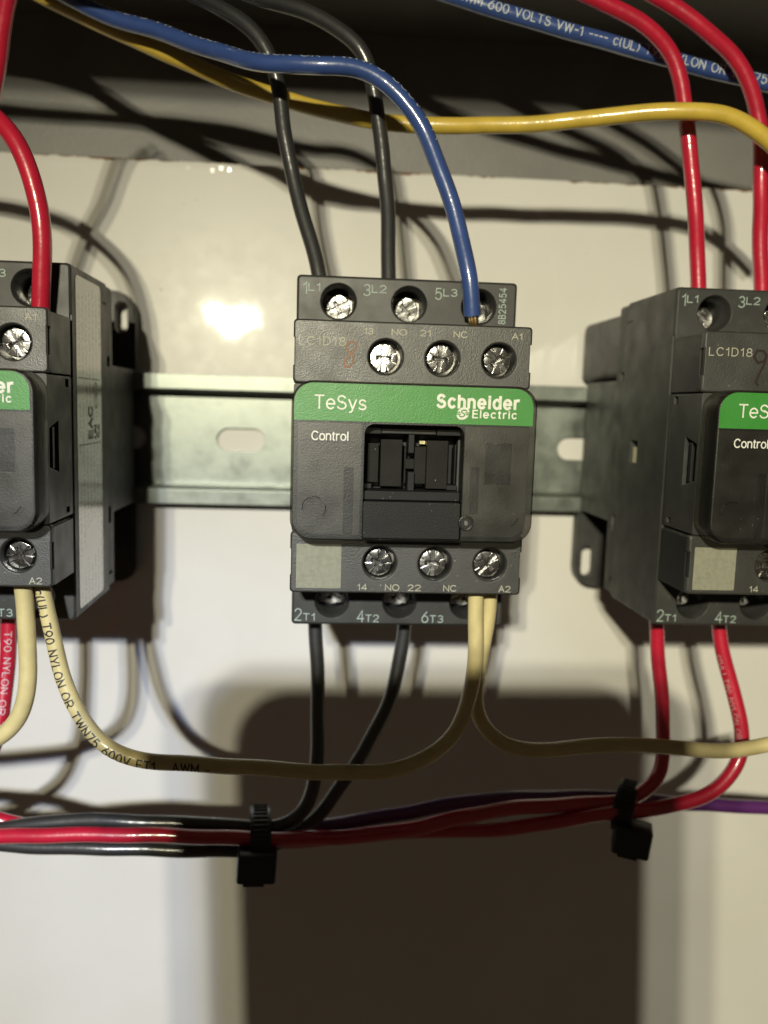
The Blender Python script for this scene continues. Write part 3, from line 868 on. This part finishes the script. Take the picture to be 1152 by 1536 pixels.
def tube(name, path, r, mat, parent=None, seg=18):
    n = len(path)
    ref = None; V, UV = [], []
    acc = 0.0
    for i, c in enumerate(path):
        tg = (path[min(i + 1, n - 1)] - path[max(i - 1, 0)]).normalized()
        if ref is None:
            ref = Vector((0, -1, 0)); ref = (ref - tg * ref.dot(tg)).normalized()
        else:
            ref = (ref - tg * ref.dot(tg)).normalized()
        b = tg.cross(ref)
        if i: acc += (c - path[i - 1]).length
        for k in range(seg):
            a = 2 * math.pi * k / seg
            V.append(c + (ref * math.cos(a) + b * math.sin(a)) * r); UV.append((acc * S, k / seg))
    F = []
    for i in range(n - 1):
        for k in range(seg):
            j = (k + 1) % seg
            F.append((i * seg + k, i * seg + j, (i + 1) * seg + j, (i + 1) * seg + k))
    F.append(tuple(range(seg))[::-1]); F.append(tuple((n - 1) * seg + k for k in range(seg)))
    o = mesh_obj(name, V, F, mat, parent, smooth=50)
    me = o.data
    ul = me.uv_layers.new(name='UVMap')
    for pl in me.polygons:
        ks = [me.loops[li].vertex_index for li in pl.loop_indices]
        wrap = any(v % seg == 0 for v in ks) and any(v % seg == seg - 1 for v in ks)
        for li in pl.loop_indices:
            vi = me.loops[li].vertex_index
            u, v = UV[vi]
            if wrap and vi % seg == 0: v = 1.0
            ul.data[li].uv = (u, v)
    return o

def wire_text(parent, path, r, body, s0, s1, h, phi, mat, hw=0.1):
    """lettering wrapped on the wire: from arc length s0 to s1 (mm), height h, centred at angle phi above the viewer's side"""
    lines, W = layout(body, 0.24)
    lines = [[(s0 + a / W * (s1 - s0), (b - 0.5) * h) for a, b in q] for q in lines if q]
    L_ = [0.0]
    for a, b in zip(path[:-1], path[1:]): L_.append(L_[-1] + (b - a).length)
    def fx(s, t, k):
        lo_, hi_ = 0, len(L_) - 2
        while lo_ < hi_:
            md = (lo_ + hi_ + 1) // 2
            if L_[md] <= s: lo_ = md
            else: hi_ = md - 1
        i = lo_
        q = (s - L_[i]) / max(1e-6, L_[i + 1] - L_[i])
        c = path[i].lerp(path[i + 1], q)
        t0 = (path[min(i + 1, len(path) - 1)] - path[max(i - 1, 0)]).normalized()
        t1 = (path[min(i + 2, len(path) - 1)] - path[i]).normalized()
        tg = t0.lerp(t1, q).normalized()
        nr = Vector((0, -1, 0)); nr = (nr - tg * nr.dot(tg)).normalized()
        bn = tg.cross(nr) * -1
        an = phi + t / r
        return c + (nr * math.cos(an) + bn * math.sin(an)) * (r + 0.03 + 0.002 * (k % 5))
    V, F = ribbons(lines, hw, fx, fine=0.3)
    return mesh_obj('lettering', V, F, mat, parent)

def wire(name, pts, r, mat, label):
    path = catmull(pts)
    ph_ = [random.uniform(0, 6.28) for _ in range(6)]
    acc = 0.0
    for i in range(1, len(path)):       # the slight unevenness hand-bent wire keeps
        acc += (path[i] - path[i - 1]).length
        path[i] = path[i] + Vector([0.09 * math.sin(acc / 5.3 + ph_[k]) + 0.07 * math.sin(acc / 2.6 + ph_[k + 3]) for k in range(3)])
    o = tube(name, path, r, mat)
    tag(o, label, 'wire')
    return o, path

def plen(path): return sum((b - a).length for a, b in zip(path[:-1], path[1:]))

# the wires above the contactors
bl, bp_ = wire('blue_wire', [(-121.9,-42.0,106.2), (-95.2,-42.0,103.4), (-81.6,-42.0,99.7), (-73.7,-43.0,95.7), (-65.9,-44.0,91.8), (-54.1,-47.0,87.8), (-39.3,-54.0,81.6), (-29.3,-61.0,77.2), (-20.0,-64.0,76.4), (-11.5,-64.0,76.4), (-4.9,-64.0,73.5), (1.4,-64.0,66.4), (6.3,-65.0,56.4), (9.9,-66.5,45.3), (11.3,-67.8,38.6), (12.3,-68.2,33.4), (13.0,-67.6,29.1)], 1.72, 'blue',
     'glossy blue wire arching over the black ones, bare copper end in the middle contactor')
for k in range(7):
    a = k * 2 * math.pi / 6
    rr = 0 if k == 6 else 0.72
    e = bp_[-1]; tg = (bp_[-1] - bp_[-4]).normalized()
    s_ = Vector((1, 0, 0)); q_ = tg.cross(s_).normalized()
    p0 = e - tg * 0.5 + (s_ * math.cos(a) + q_ * math.sin(a)) * rr
    tube('copper_strand', [p0, p0 + tg * 1.0 + Vector((0.1, 0.02, 0)), p0 + tg * 2.0 + Vector((0.25, 0.2, 0)), p0 + tg * 3.2 + Vector((0.4, 1.2, 0))], 0.36, 'copper', bl, 8)
LB = plen(bp_)
wire_text(bl, bp_, 1.72, 'AWM 600 VOLTS VW-1 c(UL) T90 NYLON OR TWN75 600V FT1', LB * 0.25, LB * 0.80, 1.5, 1.15, 'wire_print_w', 0.07)

wire('yellow_wire', [(-126.4,-33.0,115.9), (-92.7,-34.0,105.2), (-79.3,-36.0,97.4), (-68.8,-38.0,92.8), (-55.5,-40.0,87.0), (-40.7,-42.0,81.1), (-26.1,-43.0,76.7), (-15.8,-44.0,74.2), (-4.0,-45.0,72.6), (7.7,-46.0,72.1), (20.9,-47.0,72.6), (34.9,-50.0,73.3), (48.3,-54.0,74.1), (57.3,-57.0,74.4), (65.3,-58.5,73.8), (71.3,-58.5,71.9), (77.5,-58.5,67.9), (84.9,-57.0,61.9)], 1.8, 'yellow',
     'long yellow wire crossing the whole top of the picture')
wire('black_wire', [(-111.3,-62.0,97.7), (-87.2,-62.0,97.0), (-66.5,-61.0,95.5), (-52.9,-60.0,93.0), (-44.3,-57.0,91.0), (-39.1,-54.0,90.1), (-33.5,-52.0,87.7), (-29.7,-50.5,83.6), (-27.5,-50.0,77.0), (-26.1,-50.0,67.6), (-24.4,-50.5,59.1), (-21.6,-52.0,49.5), (-18.7,-54.0,40.7), (-17.3,-55.0,34.0)], 1.62, 'bwire',
     'black wire dropping into the top of the middle contactor, nearer its left corner')
wire('black_wire', [(-113.5,-58.0,96.6), (-86.3,-58.0,96.4), (-61.0,-58.0,96.1), (-44.2,-58.0,94.0), (-32.4,-57.0,91.5), (-24.5,-54.0,91.3), (-16.9,-52.0,89.2), (-11.1,-50.5,86.2), (-8.1,-50.0,80.5), (-6.1,-50.0,71.4), (-4.5,-50.5,60.3), (-3.6,-52.0,48.9), (-3.3,-54.0,40.2), (-3.2,-55.0,34.5)], 1.62, 'bwire',
     'black wire dropping into the top centre of the middle contactor')
b2, p2_ = wire('blue_wire', [(-19.4,-44.0,109.4), (3.8,-45.0,101.1), (21.4,-46.0,96.3), (39.5,-46.0,92.7), (57.9,-46.0,89.0), (73.4,-46.0,86.4), (92.5,-46.0,83.3)], 1.75, 'blue',
     'straight blue wire with white lettering in the shade at top right')
LB = plen(p2_)
wire_text(b2, p2_, 1.75, 'OR AWM 600 VOLTS VW-1 ---- c(UL) T90 NYLON OR TWN75 600V FT1', 27.0, 116.0, 1.85, 0.02, 'wire_print_w', 0.115)
wire('red_wire', [(-8.6,-53.0,113.2), (21.1,-52.0,104.4), (33.6,-52.0,99.5), (40.9,-52.0,96.9), (49.5,-52.0,93.5), (56.0,-51.5,89.0), (59.2,-51.0,83.3), (61.4,-50.0,76.3), (63.3,-50.0,66.6), (64.8,-51.0,55.0), (65.4,-53.0,43.2), (65.7,-54.0,35.9)], 1.72, 'red',
     'red wire dropping into the top left corner of the right-hand contactor')
wire('red_wire', [(2.4,-53.0,114.0), (36.8,-52.0,106.0), (48.7,-52.0,100.7), (56.3,-52.0,97.2), (64.3,-52.0,92.5), (71.9,-51.5,86.8), (75.9,-51.0,81.0), (78.7,-50.0,73.0), (80.0,-50.0,61.7), (79.7,-52.0,49.7), (80.1,-54.0,36.4)], 1.72, 'red',
     'red wire at the right edge, running down behind the bend of the yellow one')
wire('red_wire', [(-110.0,-60.0,71.0), (-99.2,-62.0,70.2), (-90.9,-64.0,68.7), (-84.7,-66.0,66.2), (-79.5,-68.0,62.5), (-75.8,-69.0,58.5), (-73.1,-69.5,53.2), (-71.3,-69.5,46.0), (-70.8,-69.3,38.7), (-71.1,-68.7,32.6), (-71.5,-68.2,28.9), (-71.9,-67.5,26.2)], 1.78, 'red',
     'glossy red wire curving down in front of the left-hand contactor')
wire('red_wire', [(-71.7,-72.0,90.6), (-76.3,-68.0,85.4), (-78.3,-66.0,79.2), (-80.2,-64.0,72.7), (-83.9,-60.0,64.0), (-87.8,-57.0,52.0), (-90.0,-55.0,39.2), (-90.9,-54.0,31.2)], 1.7, 'red',
     'short piece of red wire in the top left corner of the picture')

# the wires below
wire('cream_wire', [(-74.4,-74.0,-24.9), (-74.3,-73.0,-33.3), (-73.8,-73.0,-40.1), (-74.1,-73.0,-46.9), (-75.8,-73.0,-53.1), (-79.1,-73.0,-56.8), (-88.0,-72.0,-61.1), (-113.7,-72.0,-63.9)], 1.72, 'cream',
     'short cream wire leaving the left-hand contactor and bending out to the left')
c2, cp2 = wire('cream_wire', [(-71.6,-71.5,-25.3), (-70.5,-71.5,-32.3), (-69.1,-72.0,-38.7), (-67.0,-73.0,-45.8), (-63.4,-74.0,-53.1), (-58.4,-75.0,-58.7), (-52.3,-76.0,-60.6), (-39.8,-77.0,-61.4), (-26.6,-77.0,-62.3), (-13.2,-77.0,-63.1), (-2.4,-77.0,-63.0), (5.8,-76.0,-60.7), (11.5,-75.0,-55.4), (14.5,-74.5,-48.1), (15.3,-74.5,-38.9), (15.0,-74.5,-32.0), (14.4,-74.5,-23.5)], 1.58, 'cream',
     'long cream wire with black lettering hanging between the left and middle contactors')
wire_text(c2, cp2, 1.58, 'c(UL) T90 NYLON OR TWN75 600V FT1   AWM -', 2.0, 58.0, 1.85, -0.25, 'dark_print', 0.15)
wire('cream_wire', [(18.2,-71.0,-24.1), (18.1,-70.8,-32.9), (17.2,-70.6,-40.8), (16.4,-70.6,-48.0), (17.5,-71.5,-54.6), (21.6,-72.5,-58.8), (28.7,-73.0,-60.2), (38.7,-73.0,-59.6), (50.1,-73.0,-59.0), (61.8,-73.0,-59.8), (72.2,-73.0,-60.5), (85.3,-73.0,-57.7)], 1.58, 'cream',
     'plain cream wire running from the middle contactor out to the right edge')
wire('black_wire', [(-17.7,-52.0,-34.3), (-17.3,-52.0,-42.8), (-16.6,-53.0,-55.0), (-16.4,-54.0,-64.1), (-16.5,-55.0,-71.7), (-17.7,-56.0,-78.2), (-20.7,-57.0,-82.8), (-25.3,-57.0,-85.0), (-29.4,-57.0,-85.3), (-38.0,-57.0,-84.6), (-52.8,-57.0,-83.7), (-67.6,-56.5,-83.5), (-79.4,-56.0,-84.5), (-95.7,-55.0,-86.7), (-127.0,-55.0,-86.5)], 1.62, 'bwire',
     'black wire from the lower left terminal, topmost of the tied bundle')
wire('black_wire', [(3.0,-50.0,-34.5), (2.8,-50.0,-44.0), (1.4,-51.0,-52.1), (-1.2,-52.0,-60.1), (-5.7,-53.0,-68.5), (-11.0,-54.0,-77.0), (-15.8,-54.5,-83.5), (-20.8,-55.0,-87.7), (-25.8,-55.5,-90.3), (-29.4,-56.0,-91.2), (-38.1,-56.5,-90.8), (-53.0,-56.5,-90.5), (-67.7,-56.5,-90.0), (-79.5,-56.0,-89.7), (-95.8,-55.0,-89.3), (-127.1,-55.0,-88.9)], 1.62, 'bwire',
     'black wire slanting left from the lower middle terminal, lowest of the tied bundle')
r1, rp1 = wire('red_wire', [(61.7,-52.0,-33.3), (63.0,-52.0,-44.5), (64.4,-53.0,-57.1), (65.2,-54.0,-68.2), (64.1,-55.0,-74.8), (59.7,-56.0,-78.2), (54.5,-56.5,-79.7), (42.0,-56.0,-80.7), (29.1,-57.0,-80.9), (17.9,-59.0,-81.8), (5.6,-60.0,-84.2), (-9.5,-60.3,-85.8), (-22.9,-60.3,-86.3), (-29.1,-60.3,-86.1), (-42.0,-60.3,-85.5), (-59.4,-60.3,-84.9), (-73.7,-60.3,-84.8), (-94.1,-59.0,-86.0), (-124.7,-59.0,-85.7)], 1.68, 'red',
     'red wire from lower left terminal of the right-hand contactor, frontmost in the bundle')
r2, rp2 = wire('red_wire', [(76.5,-52.0,-33.1), (78.2,-53.0,-44.1), (80.6,-55.0,-53.9), (82.4,-57.0,-62.6), (81.5,-58.5,-69.6), (76.9,-59.5,-74.8), (70.5,-60.0,-77.8), (62.7,-60.0,-79.7), (55.1,-59.5,-80.7), (46.2,-58.0,-82.5), (34.2,-56.5,-85.5), (21.8,-55.5,-87.2), (9.4,-55.0,-87.2), (-3.0,-54.5,-88.5), (-16.9,-54.0,-89.9), (-29.5,-54.0,-90.1), (-50.4,-54.0,-89.3), (-65.4,-54.0,-88.7), (-75.7,-54.0,-87.6), (-84.5,-54.0,-85.1), (-96.0,-54.0,-82.2), (-127.2,-54.0,-80.3)], 1.68, 'red',
     'red wire swinging left from the second terminal of the right-hand contactor')
wire_text(r1, rp1, 1.68, 'NYLON OR TWN75 600V', 5, 28, 1.1, 1.0, 'wire_print_w', 0.045)
wire_text(r2, rp2, 1.68, 'c(UL) T90 NYLON OR', 12, 32, 1.1, -0.95, 'wire_print_w', 0.045)
wire('purple_wire', [(108.6,-49.0,-86.1), (86.2,-49.0,-84.8), (68.9,-49.5,-83.4), (58.7,-50.0,-82.2), (45.3,-50.5,-81.4), (30.5,-51.0,-81.4), (16.1,-51.0,-82.8), (3.4,-51.0,-85.1), (-9.2,-51.0,-87.3), (-20.1,-50.0,-89.4), (-29.9,-49.5,-90.6), (-51.3,-49.5,-90.7), (-74.1,-49.5,-90.8), (-98.1,-49.5,-90.9), (-130.3,-49.5,-90.6)], 1.68, 'purple',
     'purple wire at the back of the bundle, in the open at the right edge')
re_, rpe = wire('red_wire', [(-84.6,-52.0,-35.1), (-85.0,-53.0,-46.1), (-85.6,-55.0,-56.1), (-86.9,-57.0,-65.2), (-92.1,-58.0,-76.2), (-106.6,-56.0,-84.9), (-127.7,-54.0,-89.2)], 1.75, 'red',
     'red wire with white lettering at the left edge below the left-hand contactor')
wire_text(re_, rpe, 1.75, 'T90 NYLON OR TWN75', 6, 34, 1.4, 0.25, 'wire_print_w', 0.08)

# ------------------------------------------------------------------ cable ties
def cable_tie(cen, hz, hd, tilt, head, label, spin):
    t = empty('cable_tie', cen, label, 'cable tie')
    t.rotation_euler = tilt
    n, wd, th = 40, 2.3, 1.1
    outer = [((hd + th) * math.cos(2 * math.pi * i / n), (hz + th) * math.sin(2 * math.pi * i / n)) for i in range(n)]
    inner = [(hd * math.cos(2 * math.pi * i / n), hz * math.sin(2 * math.pi * i / n)) for i in range(n)]
    loops = []
    for (d, z), (d2, z2) in zip(outer, inner):
        loops.append([(-wd, -d, z), (wd, -d, z), (wd, -d2, z2), (-wd, -d2, z2)])
    MB().loft(loops, closed=True).obj('strap', 'tie', t)
    mb = MB()
    for i in range(-9, 30):         # the ratchet ribs across the strap
        a = math.pi / 2 * (i / 10.0)
        d, z = (hd + th) * math.cos(a), (hz + th) * math.sin(a)
        nx, nz = math.cos(a) / hd, math.sin(a) / hz
        l = math.hypot(nx, nz); nx /= l; nz /= l
        tx, tz = -nz, nx
        q = lambda u, v: (d + nx * u + tx * v, z + nz * u + tz * v)
        c4 = [q(-0.1, -0.22), q(0.28, -0.12), q(0.28, 0.12), q(-0.1, 0.22)]
        mb.loft([[(x, -a_, b_) for a_, b_ in c4] for x in (-wd * 0.68, wd * 0.68)])
    tag(mb.obj('ratchet_ribs', 'tie', t), kind='stuff')
    hx0, hx1, hz0, hz1, d0, d1 = head
    lo = rrect(hx0, hx1, hz0, hz1, 0.5, 3)
    sh = lambda k: [((hx0 + hx1) / 2 + (x - (hx0 + hx1) / 2) * k, (hz0 + hz1) / 2 + (z - (hz0 + hz1) / 2) * k) for x, z in lo]
    h = MB().loft([at_d(sh(0.9), d0), at_d(lo, d0 + 0.8), at_d(lo, d1 - 0.6), at_d(sh(0.93), d1)]).obj('head', 'tie', t, 30)
    h.rotation_euler = spin
    MB().box(hx0 + 1.6, hx1 - 2.4, d0 + 0.8, d1 - 1.4, hz0 - 1.2, hz0 + 0.4).obj('tail', 'tie', t).rotation_euler = spin
    return t
cable_tie((-29.2,-55.0,-88.1), 4.9, 7.4, (0, 0.02, 0.09), (-5.0, 3.6, -6.0, 0.8, 5.5, 10.6), 'black cable tie round the wires under the middle contactor, square head hanging down', (0, 0.04, 0))
cable_tie((57.2,-54.0,-82.1), 4.3, 7.2, (0, 0.05, -0.50), (-2.6, 5.8, -7.2, -0.4, 3.8, 10.0), 'black cable tie round red and purple wires below the right-hand contactor', (0.05, 0.05, 0.18))

# ------------------------------------------------------------------ the photographer's phone: it throws the round-cornered shadow on the panel
ph = empty('phone', (0, 0, 0), 'dark phone held up in front of the panel, its shadow falling below', 'phone')
ph.matrix_world = m
mb = MB()
hx0, hx1, hy0, hy1 = -56.0, 28.8, -142.0, 11.5
def ploop(i, z): return [(x, y, z) for x, y in rrect(hx0 + i, hx1 - i, hy0 + i, hy1 - i, 10 - i, 8)]
mb.loft([ploop(0.6, 1.4), ploop(0, 2.2), ploop(0, 8.0), ploop(0.6, 8.8)])
mb.obj('body', 'phone', ph, 40)
mb = MB()
mb.loft([[(x, y, z) for x, y in rrect(hx1 - 34, hx1 - 3, -27, 7.2, 7, 6)] for z in (0.9, 1.38)])
mb.obj('camera_plate', 'phone', ph)
mb = MB()
n = 28
mb.loft([[(6.2 * math.cos(2 * math.pi * i / n), 6.2 * math.sin(2 * math.pi * i / n), z) for i in range(n)] for z in (0.3, 0.88)])
mb.obj('camera_lens', 'phone', ph)
